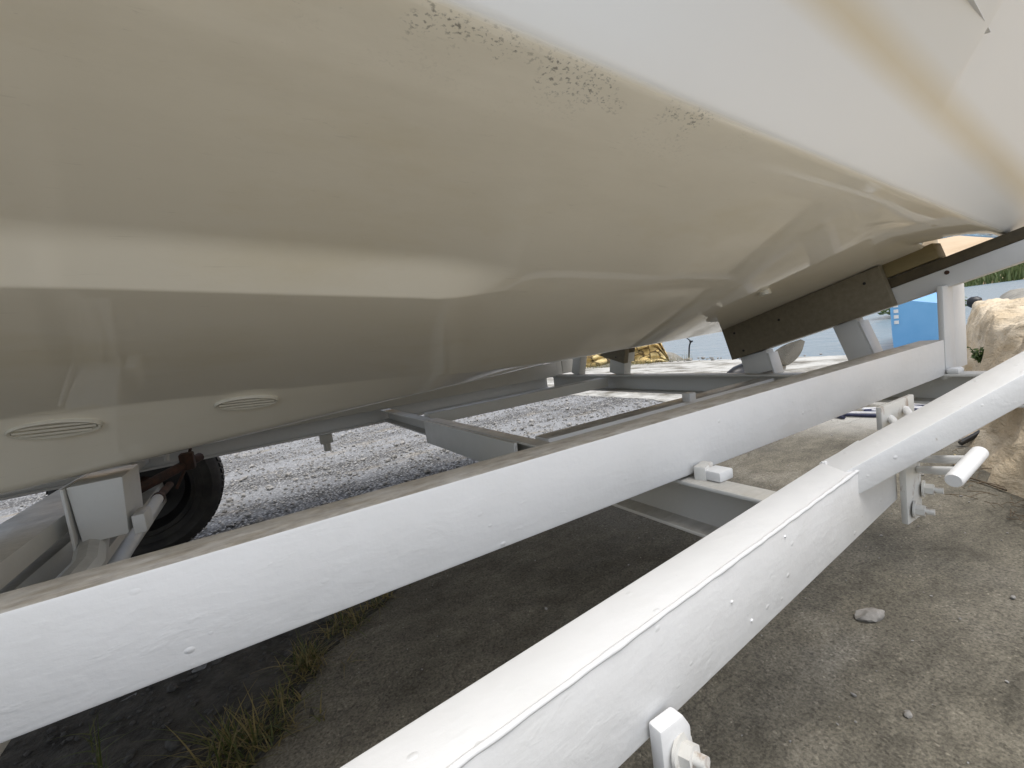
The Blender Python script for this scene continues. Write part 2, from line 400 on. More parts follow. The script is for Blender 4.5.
def slab_mesh():
    b = bmesh.new(); offs = [0, .006, .03, .08, .16, .3, .5, .8, 1.2, 1.7, 2.3, 3, 4, 5.5, 7.5, 9.5, 11.3]; rows = []
    y = -3.2
    while y < 12:
        ex = edge_x(y) + .03 * nz((y, 0), 5) + .03 * nz((y, 2), 19) + .02 * nz((y, 5), 47) + .012 * nz((y, 8), 120); row = []
        for k, o_ in enumerate(offs):
            x = min(ex + o_, 8.1); z_ = slab_z(x, y) + .005 * nz((x, y), 4) - (.035 if k == 0 else .003 if k == 1 else 0)
            row.append(b.verts.new((x, y, z_)))
        rows.append(row); y += .012 if .6 < y < 2.0 else .08
    for r0, r1 in zip(rows, rows[1:]):
        for k in range(len(offs) - 1): b.faces.new((r0[k], r0[k + 1], r1[k + 1], r1[k]))
    return b
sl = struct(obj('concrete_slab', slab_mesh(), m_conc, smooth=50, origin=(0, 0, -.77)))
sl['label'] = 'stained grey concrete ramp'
gv = poly_sheet('gravel_yard', lambda x, y: x < edge_x(y) + .25 and y > .15 * x + 1.55, -6, 3.8, .4, 12, .1, lambda x, y: -.782, m_gravel, .012, .03)
so = poly_sheet('soil_strip', lambda x, y: x < edge_x(y) + .05 and y <= .15 * x + 1.65 + .1 * nz((x, y), 3), -5, 1.6, -1.5, 2.2, .04, lambda x, y: -.776 + .010 * nz((x, y), 14) + .010 * nz((x, y), 5), m_soil, .008, .02)

b = bmesh.new(); bmesh.ops.create_grid(b, x_segments=2, y_segments=2, size=1500); bmesh.ops.translate(b, verts=b.verts, vec=(600, 0, WZ))
struct(obj('water', b, m_water))
def far_h(x, y):
    r = math.hypot(x, y)
    return WZ - 1 + 2.0 * smooth(112, 122, r + 6 * nz((x, y), .02)) + 1.2 * smooth(122, 160, r) + (95 + 10 * nz((x, y), .012)) * smooth(150, 330, r) * (.75 + .25 * nz((x, y), .006))
b = bmesh.new(); rows = []
for i in range(33):
    r = 100 + 12 * i if i < 30 else 460 + 300 * (i - 29)
    rows.append([b.verts.new((r * math.sin(a), r * math.cos(a), far_h(r * math.sin(a), r * math.cos(a)) if i < 30 else 90)) for a in [math.radians(-20 + 2.5 * k) for k in range(65)]])
for i in range(32):
    for k in range(64): b.faces.new((rows[i][k], rows[i + 1][k], rows[i + 1][k + 1], rows[i][k + 1]))
struct(obj('far_hillside', b, m_hill, smooth=70))

def leaf_cloud(name, centers, mat, size, n, blade=False):
    b = bmesh.new(); tint = b.verts.layers.float.new('tint')
    for (c, rx, rz) in centers:
        for _ in range(n):
            while True:
                p = Vector((random.uniform(-1, 1), random.uniform(-1, 1), random.uniform(-1, 1)))
                if .35 < p.length < 1: break
            p = Vector((c[0] + p.x * rx, c[1] + p.y * rx, c[2] + p.z * rz)); s = size * random.uniform(.6, 1.4); t = random.random()
            q = Vector((random.gauss(0, 1), random.gauss(0, 1), random.gauss(0, 1))).normalized(); w_ = q.orthogonal().normalized()
            if blade: q = Vector((random.gauss(0, .25), random.gauss(0, .25), 1)).normalized() * 2.5
            vs_ = [b.verts.new(p + q * s * a + w_ * s * e) for a, e in ((-1, 0), (0, .5), (1, 0), (0, -.5))]
            for v in vs_: v[tint] = t
            b.faces.new(vs_)
    return obj(name, b, mat)
cs = []
for k in range(60):
    a = math.radians(62 + 30 * k / 60 + random.uniform(-.3, .3)); r = 115 + random.uniform(-3, 8)
    cs.append(((r * math.sin(a), r * math.cos(a), WZ + .9), 2.6, 1.5))
tag(leaf_cloud('far_reeds', cs, m_reed, .35, 90, True), 'pale green reeds along the far river bank', None, None, 'stuff')
cs = []
for k in range(70):
    a = math.radians(60 + 34 * k / 70 + random.uniform(-.3, .3)); r = 136 + random.uniform(-4, 12)
    cs.append(((r * math.sin(a), r * math.cos(a), WZ + 3.0 + random.uniform(0, 1)), random.uniform(2.2, 3.6), random.uniform(1.8, 3.0)))
tag(leaf_cloud('far_wood', cs, m_leaf, .5, 130), 'dark green trees massed behind the far reeds', None, None, 'stuff')

# ---------------------------------------------------------------- sandstone bank on the right
bank_line = [(1.55, -2.4), (1.62, -.6), (1.78, .1), (2.02, .43), (2.28, .54), (2.85, .80), (3.6, 1.02), (5, 1.41), (7, 1.97), (9, 2.5)]
def bank_d(x, y):                                     # signed distance right of the base line
    best = 1e9; sgn = 1
    for (xa, ya), (xb, yb) in zip(bank_line, bank_line[1:]):
        dx, dy = xb - xa, yb - ya; L = math.hypot(dx, dy); t = max(0, min(1, ((x - xa) * dx + (y - ya) * dy) / L / L))
        d = math.hypot(x - xa - t * dx, y - ya - t * dy)
        if d < best: best = d; sgn = 1 if (x - xa) * dy - (y - ya) * dx > 0 else -1
    return best * sgn
def bank_h(x, y):
    d = bank_d(x, y) + (.05 * nz((x, y), 3.2) + .03 * nz((x, y), 8)) * smooth(4.5, 3, x)
    h = .54 * smooth(-.02, .26 - .10 * smooth(2.6, 4, x), d) + .10 * smooth(.3, 1.6, d) + .2 * smooth(1.5, 5, d)
    h *= smooth(9.2, 6.2, x)
    rough_ = (.07 * nz((x, y), 2.6, 5) + .035 * nz((x, y), 7, 2) + .016 * nz((x, y), 17, 8)) * smooth(0, .2, d)
    return slab_z(x, y) - .06 + h + rough_ + .075 * smooth(-.02, .03, d)
bx_ = axis_pts([(1.3, 4.2, 150), (4.2, 9.5, 130)]); by_ = axis_pts([(-9, -1.5, 24), (-1.5, 0, 40), (0, 2.6, 170)])
bm_ = grid_mesh(bx_, by_, bank_h)
for v in bm_.verts:
    d_ = smooth(-.02, .05, bank_d(v.co.x, v.co.y)) * smooth(8.5, 7.5, v.co.x); q = v.co.copy()
    for k_, (f_, a_) in enumerate(((3.5, .03), (9, .018), (22, .010))):
        n_ = noise.noise_vector(Vector((q.x * f_, q.y * f_, q.z * f_ * 1.8)) + Vector((k_ * 7, 3, 1)))
        v.co += n_ * a_ * d_
tag(obj('sandstone_bank', bm_, m_sand, smooth=50), 'rough beige sandstone bank rising beside the concrete on the right', 'bank', None)

# ---------------------------------------------------------------- the boat
YK = 1.46
def interp(tab, x):
    if x <= tab[0][0]:
        (xa, a), (xb, b_) = tab[0], tab[1]; return a
    for (xa, a), (xb, b_) in zip(tab, tab[1:]):
        if x <= xb: return a + (b_ - a) * (x - xa) / (xb - xa)
    return tab[-1][1]
K0 = [(-2.2, -.21), (-1.2, -.20), (-.486, -.18), (-.268, -.166), (.205, -.136), (.964, -.097), (1.28, -.094), (1.85, -.088)]
K1 = [(-2.2, .06), (-1.2, .02), (-.41, -.018), (-.15, -.026), (.025, -.037), (.29, -.052), (.56, -.074), (.85, -.084), (1.72, -.076), (1.85, -.075)]
def keys(x):
    zb, zk = interp(K0, x), interp(K1, x)
    yc = .39; zc = .31 - .1325 * (x - .2)
    ykn = .33; zkn = .404 - .24 * (x - .765) if x > .4 else .4916 - .17 * (x - .4)
    kw = 1.37
    # straight panel from K1 to the chine
    def pan(y): return zk + (zc - zk) * (1.21 - y) / (1.21 - yc)
    st = 1 - min(1, max(0, (x - .34) / .14))                       # lapped strake, fading out aft
    sl_ = (zc - zk) / (1.21 - yc) + .055 * smooth(1.25, 1.78, x)
    yci = .47 + .08 * smooth(1.0, 1.8, x)
    def pan(y): return zk + sl_ * (1.21 - y)
    yS, yT = .80, .75
    zS = pan(yS) - .024 * st; zT = pan(yT) + .014 * st
    ci = (yci, pan(yci))
    aft = smooth(1.60, 1.82, x)
    cs_ = (yci - .014 + .022 * aft, ci[1] + (zc - ci[1]) * (.014 / (yci - yc)) * (1 - aft) + .055 * aft)
    fl = .125 - .035 * smooth(1.14, 1.16, x)          # flare above the knuckle, breaking to a steeper panel aft
    yr, zr = ykn - fl, zkn + .19
    ys, zs = yr - .05, max(zr + .06, .56 + .07 * max(0, -x))
    P = [(YK, zb, .0), (kw, zb, .03), (1.21, zk, .007), (yS, zS, .004), (yT, zT, .022), (ci[0], ci[1], .006), (cs_[0], cs_[1], .006), (yc, zc, .012), (ykn, zkn, .045), (yr, zr, .02), (ys, zs, .02), (YK - .6, zs + .02, .05), (YK, zs + .06, 0)]
    if x < -1.2:                                       # taper to the bow
        t = (-1.2 - x) / 3.6; f_ = max(.02, 1 - t ** 2.1)
        Q = []
        for i, (y, z, r) in enumerate(P):
            lowness = max(0, min(1, (zs - z) / (zs - zb)))
            ff = max(.015, 1 - t ** (2.4 - 1.1 * lowness))
            Q.append((YK - (YK - y) * ff, z + (zs - z) * (t ** 3.2) * lowness * .85, r * f_))
        P = Q
    return P
NSUB = [4, 6, 16, 14, 3, 14, 2, 6, 8, 8, 6, 3]
def section(x):
    P = keys(x); out = []; keyidx = []
    n = len(P)
    pts = [Vector((p[0], p[1])) for p in P]
    ctrl = []
    for i in range(n):
        if P[i][2] > 0 and 0 < i < n - 1:
            r0 = min(P[i][2], .45 * (pts[i] - pts[i - 1]).length); r1 = min(P[i][2], .45 * (pts[i + 1] - pts[i]).length)
            a = pts[i] + (pts[i - 1] - pts[i]).normalized() * r0; c = pts[i] + (pts[i + 1] - pts[i]).normalized() * r1
            ctrl.append((a, pts[i], c))
        else: ctrl.append((pts[i], pts[i], pts[i]))
    for i in range(n):
        a, p, c = ctrl[i]
        if i > 0:
            q0 = ctrl[i - 1][2]
            for k in range(1, NSUB[i - 1]): out.append((q0.lerp(a, k / NSUB[i - 1]), i, None))
        m = 6 if 0 < i < n - 1 else 0
        if m == 0: out.append((p, i, i))
        else:
            for k in range(m + 1):
                t = k / m; out.append((a.lerp(p, t).lerp(p.lerp(c, t), t), i, i if k == m // 2 else None))
    return out
sx = axis_pts([(-4.78, -1.2, 30), (-1.2, 1.12, 70), (1.12, 1.18, 5), (1.18, 1.85, 24)])
boat = thing('boat', 'white fibreglass motorboat seen from below, resting on the white trailer', 'boat', (0, YK, -.2))
b = bmesh.new(); L_side = b.verts.layers.float.new('side'); L_ch = b.verts.layers.float.new('chine_dist'); L_kn = b.verts.layers.float.new('knuckle_dist')
near, far = [], []
for x in sx:
    S = section(x); ic = [k for k, s in enumerate(S) if s[2] == 7][0]; ik = [k for k, s in enumerate(S) if s[2] == 8][0]
    pc, pk = S[ic][0], S[ik][0]; rn, rf = [], []
    for k, (p, _, _) in enumerate(S):
        for sgn, row in ((1, rn), (-1, rf)):
            if k in (0, len(S) - 1) and sgn < 0: row.append(rn[k]); continue
            v = b.verts.new((x, YK - (YK - p.x) * sgn, p.y))
            v[L_side] = min(1.0, max(0.0, (k - ic + 1) / 2)); v[L_ch] = (p - pc).length + .3 * smooth(.55, .95, x) if k <= ic else 0.9 ; v[L_kn] = (p - pk).length
            row.append(v)
    near.append(rn); far.append(rf)
m_ = len(near[0])
for rows_ in (near, far):
    for i in range(len(rows_) - 1):
        for k in range(m_ - 1): b.faces.new((rows_[i][k], rows_[i][k + 1], rows_[i + 1][k + 1], rows_[i + 1][k]))
b.faces.new(near[-1] + far[-1][::-1][1:-1])
b.faces.new((near[0] + far[0][::-1][1:-1])[::-1])
obj('hull', b, m_gel, boat, 28)
# spray rail whose point ends beside the panel break
for s in (1, -1):
    yy = lambda y: YK - (YK - y) * s
    pr = prism([(-.004, -.010), (.022, -.004), (.004, .016)], (1.165, yy(.272), .415), (.15, yy(.205), .62), bv=.003)
    obj('spray_rail', pr, m_white, boat, 40)
# intake grates beside the keel
def keel_face(x, t):
    P = keys(x); a, c = Vector((P[1][0], P[1][1])), Vector((P[2][0], P[2][1])); q = a.lerp(c, t); return q.x, q.y
for gx, gl in ((-.345, .072), (-.012, .066)):
    P = keys(gx); a = Vector((0, P[1][0], P[1][1])); c = Vector((0, P[2][0], P[2][1]))
    up = (c - a).normalized(); ax = Vector((1, 0, -.06)).normalized(); nrm = ax.cross(up).normalized()
    if nrm.y > 0: nrm = -nrm
    cen = Vector((gx, 0, 0)) + a.lerp(c, .80) + nrm * .003
    def ell(rx, ry, off): return [cen + nrm * off + ax * rx * math.cos(2 * math.pi * k / 36) + up * ry * math.sin(2 * math.pi * k / 36) for k in range(36)]
    b = bmesh.new(); rings = [[b.verts.new(p) for p in ell(gl, .026, -.03)], [b.verts.new(p) for p in ell(gl, .026, .001)], [b.verts.new(p) for p in ell(gl * .96, .024, .004)], [b.verts.new(p) for p in ell(gl * .90, .019, .003)], [b.verts.new(p) for p in ell(gl * .89, .018, -.010)]]
    for i in range(4):
        for k in range(36): b.faces.new((rings[i][k], rings[i][(k + 1) % 36], rings[i + 1][(k + 1) % 36], rings[i + 1][k]))
    b.faces.new(rings[-1])
    gr = obj('intake_grate', b, m_grate, boat, 40)
    for k in (-1, 0, 1):
        hw = gl * .86 * math.sqrt(1 - (k * .011 / .021) ** 2)
        sb = tube([cen + up * k * .011 - ax * hw + nrm * .001, cen + up * k * .011 + ax * hw + nrm * .001], .0030, 8)
        obj('slat', sb, m_grate, gr, 40)
# small round skin fitting near the stern
b = tube([(1.33, .79, .055), (1.33, .786, .035)], .016, 18); obj('skin_fitting', b, m_grate, boat, 40)

# outboard motor: leg, gearcase, propeller
mot = bpy.data.objects.new('outboard_motor', None); C.objects.link(mot); mot.parent = boat; mot.location = Vector((2.2, YK, 0 + H)) - wloc(boat)
leg = prism([(-.03, -.06), (.03, -.06), (.045, 0), (.02, .06), (-.02, .06), (-.045, 0)], (2.24, YK, .55), (2.33, YK, -.27), up=(1, 0, 0), bv=.015)
obj('leg', leg, m_motor, mot, 50)
obj('cavitation_plate', box(2.2, 2.46, YK - .10, YK + .10, -.10, -.085, .006), m_motor, mot, 40)
gc = lathe([(-.20, .004), (-.185, .03), (-.13, .046), (-.04, .056), (.06, .056), (.12, .05), (.13, .0)], (2.30, YK, -.325), 'X', 28, closed=False)
obj('gearcase', gc, m_motor, mot, 50)
sk = prism([(-.006, -.10), (.006, -.10), (.006, .08), (-.006, .08)], (2.22, YK, -.37), (2.18, YK, -.56), up=(1, 0, 0), bv=.002); obj('skeg', sk, m_motor, mot, 40)
obj('cowling', prism([(-.16, -.2), (.16, -.2), (.2, .1), (.12, .3), (-.12, .3), (-.2, .1)], (2.2, YK, .56), (2.22, YK, 1.0), up=(1, 0, 0), bv=.05), m_motor, mot, 50)
obj('mounting_bracket', box(1.855, 2.2, YK - .12, YK + .12, .1, .45, .01), m_motor, mot, 40)
prop = obj('propeller', lathe([(-.07, .052), (.05, .048), (.075, .03), (.075, .0), (-.07, .0)], (2.48, YK, -.33), 'X', 24, closed=False), m_steel, mot, 40)
for k in range(3):
    b = bmesh.new(); th = math.radians(50 + 120 * k); rows_ = []
    for i in range(9):
        u = i / 8; r = .045 + .165 * u; hw = .058 * math.sin(math.pi * (.16 + .84 * u) ** .9) ** .6 * (1.12 - .25 * u) if u < 1 else .012
        row = []
        for j in range(7):
            v = (j / 6 - .5) * 2; ang = th + v * hw / r * .75; xx = 2.48 + v * hw * .62 + .02 * u
            row.append(b.verts.new((xx, YK - r * math.sin(ang) * 1.0, -.33 + r * math.cos(ang))))
        rows_.append(row)
    for i in range(8):
        for j in range(6): b.faces.new((rows_[i][j], rows_[i][j + 1], rows_[i + 1][j + 1], rows_[i + 1][j]))
    bmesh.ops.solidify(b, geom=b.faces[:], thickness=.007)
    obj('blade', b, m_steel, prop, 60)

# ---------------------------------------------------------------- the trailer
tr = thing('boat_trailer', 'white painted steel boat trailer with cradle arms under the boat', 'trailer', (0, YK, -.77))
def Y2(y): return 2 * YK - y
def part(name, bm, mat=None, sm=35, label=None, parent=None):
    o = obj(name, bm, mat or m_white, parent or tr, sm)
    if label: o['label'] = label
    return o
# side beams (near and far)
part('side_beam', prism(rect(.056, .102), (-2.6, .528, -.2055), (1.68, .528, -.2055), bv=.004), m_white_dusty)
part('side_beam', prism(rect(.056, .102), (-2.6, Y2(.528), -.2055), (1.68, Y2(.528), -.2055), bv=.004), m_white_grey)
# outer rails
d98 = .098
def Nc(x): return .276 + d98 * (x - .2) + .0275
part('outer_rail', prism(rect(.055, .100), (-1.2, Nc(-1.2), -.31), (.93, Nc(.93), -.31), bv=.003))
part('outer_rail', prism(chan(.055, .082, .008, 1), (-2.6, 2.50, -.301), (1.70, 2.50, -.301), bv=.002), m_white)
bead = []
for k in range(150):
    x = -.3 + 1.07 * k / 149; bead.append((x, Nc(x) - .0262 + .0007 * nz((x, 0), 40), -.2612 + .0006 * nz((x, 3), 55)))
part('weld_bead', tube(bead, .0030, 8, taper=[.8 + .5 * abs(nz((k * .13, 1), 1.0)) for k in range(150)]), m_white, 60)
# bar welded over the near rail, running outwards and up
kv = Vector((.769, .356, -.268)); kd = Vector((.827, -.43, .36)).normalized()
part('side_guide_bar', prism([(-.030, -.030), (.030, -.030), (.030, .012), (-.030, .012)], kv - kd * .01 + Vector((0, .003, 0)), kv + kd * .75, up=(-.1, .1, 1), bv=.003))
wb = bmesh.new()
for k in range(16):
    t = k / 33
    p = Vector((.771, .385 - .058 * t * 2, -.2602)) if t < .5 else Vector((.770, .3290, -.2600 - .045 * (t * 2 - 1)))
    bmesh.ops.create_icosphere(wb, subdivisions=2, radius=.0018 + .0016 * random.random(), matrix=Matrix.Translation(p + Vector((random.uniform(-.003, .003), random.uniform(-.001, .001), random.uniform(-.001, .001)))) @ Matrix.Diagonal((1.5, 1.1, .8, 1)))
part('weld_bead', wb, m_white, 60)
# cross beams
part('cross_beam', prism(chan(.042, .088, .007, -1), (.598, .33, -.305), (.598, 1.72, -.305), bv=.002), m_white_grey)
part('cross_beam', prism(rect(.012, .088), (.566, 1.02, -.3055), (.566, 1.719, -.3055), bv=.002), m_white_grey, label='flat web plate along the cross beam')
part('cross_beam', prism(chan(.045, .062, .007, -1), (.60, 1.725, -.300), (.60, 2.468, -.300), bv=.002), m_white_grey)
part('cross_beam', prism(chan(.06, .088, .008, -1), (1.70, .30, -.295), (1.70, 2.468, -.295), bv=.002), m_white_grey)
part('cross_beam', prism(rect(.13, .044), (-.485, .35, -.283), (-.485, 2.468, -.283), bv=.004), m_white_grey)
part('cross_beam', prism(rect(.05, .07), (-1.9, .35, -.297), (-1.9, 2.468, -.297), bv=.004), m_white_grey)
part('cross_beam', prism(rect(.05, .05), (-.50, .7, -.375), (-.46, 2.1, -.375), bv=.004), m_white_grey)
# inner stringer between the cross beams
part('stringer', prism(rect(.065, .05), (.64, 1.008, -.287), (1.665, 1.008, -.287), bv=.003), m_white_dusty)
part('stringer', prism(rect(.065, .05), (.64, Y2(1.008), -.287), (1.665, Y2(1.008), -.287), bv=.003), m_white_grey)
part('stub_post', box(1.17, 1.20, .955, .985, -.262, -.235, .002))
# clip and packing where the side beam crosses the cross beam
part('clip_plate', box(.600, .634, .448, .480, -.2605, -.244, .003))
part('clip_bracket', prism(rect(.02, .03), (.596, .482, -.254), (.63, .492, -.2535), bv=.003), m_white_rust)
part('block', box(.72, .78, 2.47, 2.53, -.26, -.20, .003), m_white_grey)
part('hanger', box(.26, .32, 2.48, 2.52, -.39, -.343, .003), m_white_grey)
part('hanger_foot', tube([(.29, 2.5, -.39), (.29, 2.5, -.43)], .018, 12), m_white_grey)
# cradle posts and arms
for s in (1, -1):
    yy = (lambda y: y) if s > 0 else Y2
    mt = m_white if s > 0 else m_white_grey
    part('end_post', box(1.682, 1.757, min(yy(.499), yy(.513)), max(yy(.499), yy(.513)), -.268, -.006, .003), mt)
    part('end_post_flange', box(1.7575, 1.865, min(yy(.504), yy(.516)), max(yy(.504), yy(.516)), -.252, -.006, .003), mt)
    part('foot_pad', box(1.672, 1.715, min(yy(.470), yy(.498)), max(yy(.470), yy(.498)), -.2525, -.236, .006), mt)
    def arm_z(y): return .118 - .278 * (y - .352) - .035     # top of the steel arm
    a0, a1 = Vector((1.745, yy(1.15), arm_z(1.15) - .027)), Vector((1.745, yy(.10), arm_z(.10) - .027))
    part('cradle_arm', prism(rect(.05, .052), a0, a1, bv=.003), mt)
    up_ = Vector((0, .268 * s, .963))
    part('arm_board', prism(rect(.048, .030), a0 + up_ * .0415, a1 + up_ * .0415, bv=.002), m_dark_wood)
    for yt, yb, zb_ in ((.758, .700, -.252), (1.080, 1.062, -.252)):
        zt = arm_z(yt) - .055
        part('cradle_post', prism(rect(.072 if yt < 1 else .11, .05), (1.735, yy(yb), zb_), (1.735, yy(yt), zt), up=(1, 0, 0), bv=.003), mt if s > 0 else m_white_grey)
        if s > 0: part('post_flange', prism(rect(.006, .062), (1.742, yb - (.041 if yt < 1 else .060), zb_), (1.742, yt - (.041 if yt < 1 else .060), zt), up=(1, 0, 0), bv=.001), m_white)
    p0, p1 = Vector((1.70, yy(1.170), -.131)), Vector((1.70, yy(.629), .017))
    bb = part('bunk_board', prism(rect(.030, .128), p0, p1, bv=.002), m_wood)
    dd = (p1 - p0).normalized()
    for t, h in ((.07, .035), (.13, -.045), (.40, .02), (.90, .03)):
        c = p0 + (p1 - p0) * t + Vector((0, 0, h)); part('screw', tube([c + Vector((-.0145, 0, 0)), c + Vector((-.0165, 0, 0))], .0045, 10), m_black, parent=bb)
    part('packing_block', prism(rect(.06, .046), Vector((1.75, yy(.70), .046)), Vector((1.75, yy(.522), .0955)), bv=.003), m_wood2)
part('rust_spot', tube([(1.7195, .50, .029), (1.7185, .50, .029)], .006, 10), m_rust)
# bracket under the near rail, with its pipe handle and bolts
part('bracket_plate', box(.925, .985, .332, .342, -.40, -.27, .002), m_white_rust)
part('bracket_plate', box(1.07, 1.225, .418, .428, -.275, -.228, .002), m_white_rust)
for p_a, p_b in (((.985, .336, -.318), (.775, .225, -.246)), ((.990, .336, -.300), (.825, .225, -.243))):
    part('pipe_rod', tube([p_a, p_b], .0062, 12))
for p_a, p_b in (((1.11, .418, -.258), (.985, .35, -.262)), ((1.18, .418, -.252), (1.04, .35, -.256))): part('pipe_rod', tube([p_a, p_b], .0072, 12))
hp = Vector((.805, .222, -.2455)); hd = Vector((.13, .004, .012)).normalized()
part('pipe_handle', tube([hp - hd * .056, hp - hd * .053, hp + hd * .053, hp + hd * .056], .0098, 18, taper=[.85, 1, 1, .85]))
for c in ((.945, .331, -.378), (.985, .331, -.352)): bolt(c, (0.2, -1, 0), .010, tr)
# lug with a big bolt under the near rail
lug = prism([(-.019, -.05), (.017, -.05), (.018, -.004), (.010, .010), (-.019, .010)], (.266, .264, -.350), (.266, .279, -.350), bv=.003)
part('lug_plate', lug); bolt((.268, .264, -.370), (.25, -1, .1), .011, tr, L=.010)
for (x, z) in ((.395, -.300), (.43, -.338), (.52, -.275)):
    part('paint_drip', tube([(x, Nc(x) - .0275, z), (x, Nc(x) - .0281, z), (x, Nc(x) - .0287, z - .001)], .0020, 10, taper=[1.3, 1, .3]))
# keel support block and gusset
part('keel_block', prism([(-.043, -.068), (.040, -.068), (.050, .068), (-.050, .068)], (-.338, 1.37, -.258), (-.338, 1.55, -.258), bv=.004), m_white_grey)
part('keel_block_flange', box(-.396, -.389, 1.36, 1.56, -.345, -.19, .003), m_white_grey)
part('keel_block_clip', box(-.287, -.262, 1.36, 1.44, -.33, -.285, .003), m_white_grey)
part('gusset', tube([(-.43, 1.6, -.28), (-.38, 1.45, -.33), (-.36, 1.3, -.36), (-.40, 1.2, -.40)], .03, 10), m_white_grey)
part('keel_pad', box(-2.3, 1.66, 1.34, 1.58, -.30, -.265, .004), m_white_grey) if False else None
part('axle', prism(rect(.08, .10), (-.46, .30, -.48), (-.46, 2.66, -.48), bv=.008), m_white_grey)
part('axle_stub', tube([(-.46, 2.10, -.37), (-.30, 2.30, -.33), (-.24, 2.42, -.32)], .019, 12), m_rust, label='rusty suspension arm beside the wheel')
part('brake_rod', tube([(-.345, 1.25, -.41), (-.345, 1.45, -.405), (-.345, 2.02, -.385)], .018, 14))
part('rod_end', tube([(-.345, 2.02, -.385), (-.345, 2.05, -.385), (-.345, 2.05, -.385), (-.33, 2.2, -.375)], .017, 12, taper=[1.2, 1.2, .8, .8]), m_rust)
part('clevis', box(-.30, -.25, 2.30, 2.36, -.35, -.28, .006), m_rust)
part('brake_hose', tube([(-.27, 2.33, -.12), (-.255, 2.34, -.2), (-.26, 2.35, -.27), (-.28, 2.35, -.33), (-.33, 2.33, -.42)], .006, 8), m_rust)
part('white_hose', tube([(-.33, 2.28, -.15), (-.325, 2.28, -.22), (-.335, 2.28, -.29)], .009, 8))
part('spring_hanger', box(-.46, -.33, 2.18, 2.25, -.26, -.235, .004), m_white)
def wheel(y0, s):
    wc = Vector((-.505, y0, -.452))
    w_ = bpy.data.objects.new('wheel', None); C.objects.link(w_); w_.parent = tr; w_.location = wc + Vector((0, 0, H)) - wloc(tr)
    prof = [(-.085, .19), (-.092, .205), (-.099, .208), (-.095, .214), (-.098, .235), (-.103, .240), (-.100, .246), (-.100, .27), (-.104, .276), (-.098, .284), (-.085, .303), (-.055, .315), (.055, .315), (.085, .303), (.100, .27), (.098, .235), (.085, .19)]
    b = lathe(prof, wc, 'Y', 64)
    ty = obj('tyre', b, m_rubber, w_, 35)
    tb = bmesh.new()
    for k in range(64):
        t = 2 * math.pi * k / 64
        for yo in (-.042, 0, .042):
            bmesh.ops.create_cube(tb, size=1, matrix=Matrix.Translation(wc) @ Matrix.Rotation(-t - (yo * 1.5), 4, 'Y') @ Matrix.Translation((.316, yo, 0)) @ Matrix.Diagonal((.008, .034, .022, 1)))
    obj('tread', tb, m_rubber, w_)
    obj('rim', lathe([(-.08, .19), (-.05, .175), (-.02, .16), (-.015, .0), (.015, .0), (.02, .16), (.05, .175), (.08, .19)], wc, 'Y', 40, closed=False), m_black, w_, 40)
    obj('hub', lathe([(-.10 * s, .0), (-.09 * s, .05), (.03 * s, .06)], wc, 'Y', 24, closed=False), m_rust, w_, 40)
wheel(2.72, 1); wheel(.22, -1)
# tongue, out of frame
part('tongue', prism(rect(.08, .1), (-5.4, YK, -.30), (-2.58, YK, -.30), bv=.005))
part('cross_beam', prism(rect(.05, .08), (-2.6, .35, -.30), (-2.6, 2.55, -.30), bv=.004))
for x in (-1.9, -2.6): part('keel_block', box(x - .05, x + .05, 1.36, 1.56, -.258, -.212, .004), m_white_grey)

# ---------------------------------------------------------------- loose things on the ground
def rock(name, c, s, mat, seed, label, cat, group=None, rot=0, sub=2):
    b = bmesh.new(); bmesh.ops.create_icosphere(b, subdivisions=sub, radius=1)
    for v in b.verts:
        p = v.co.copy(); k = 1 + .35 * nz(p, 1.3, seed) + .12 * nz(p, 3.5, seed + 4)
        v.co = Vector((p.x * s[0], p.y * s[1], max(p.z, -.55) * s[2])) * k
    bmesh.ops.rotate(b, verts=b.verts, cent=(0, 0, 0), matrix=Matrix.Rotation(rot, 3, 'Z'))
    bmesh.ops.translate(b, verts=b.verts, vec=Vector(c) + Vector((0, 0, s[2] * .5)))
    o = obj(name, b, mat, None, 30)
    return tag(o, label, cat, group)
rock('stone', (1.185, .51, -.77), (.034, .019, .013), m_stone, 3, 'flat grey stone lying on the concrete beside the near rail', 'stone', None, -.35, 3)
rock('pebble', (.93, .35, -.77), (.008, .006, .006), m_stone, 8, 'small round dark pebble near the lower right corner', 'pebble', None)
def curve_pts(pts, n=6):
    pts = [Vector(p) for p in pts]; out = []
    for i in range(len(pts) - 1):
        p0 = pts[max(i - 1, 0)]; p1 = pts[i]; p2 = pts[i + 1]; p3 = pts[min(i + 2, len(pts) - 1)]
        for k in range(n):
            t = k / n; out.append(.5 * ((2 * p1) + (p2 - p0) * t + (2 * p0 - 5 * p1 + 4 * p2 - p3) * t * t + (3 * p1 - p0 - 3 * p2 + p3) * t ** 3))
    return out + [pts[-1]]
tag(obj('cable', tube(curve_pts([(3.6, .30, -.30), (3.3, .55, -.44), (2.95, .70, -.66), (2.82, .80, -.755)]), .012, 8), m_black, None, 60), 'black cable draped down the sandstone bank at the right edge', 'cable')
for k, (mt, lab, c) in enumerate(((m_rope_b, 'navy cord lying loose on the concrete behind the side beam', 'cord'), (m_rope_w, 'pale cord tangled with the navy cord on the concrete', 'cord'))):
    pts = [(3.2 + .09 * k + .06 * i, 1.45 + .13 * math.sin(i * 2.1 + k) - .035 * i, -.757) for i in range(9)]
    tag(obj('cord', tube(curve_pts(pts), .011, 7), mt, None, 60), lab, c)
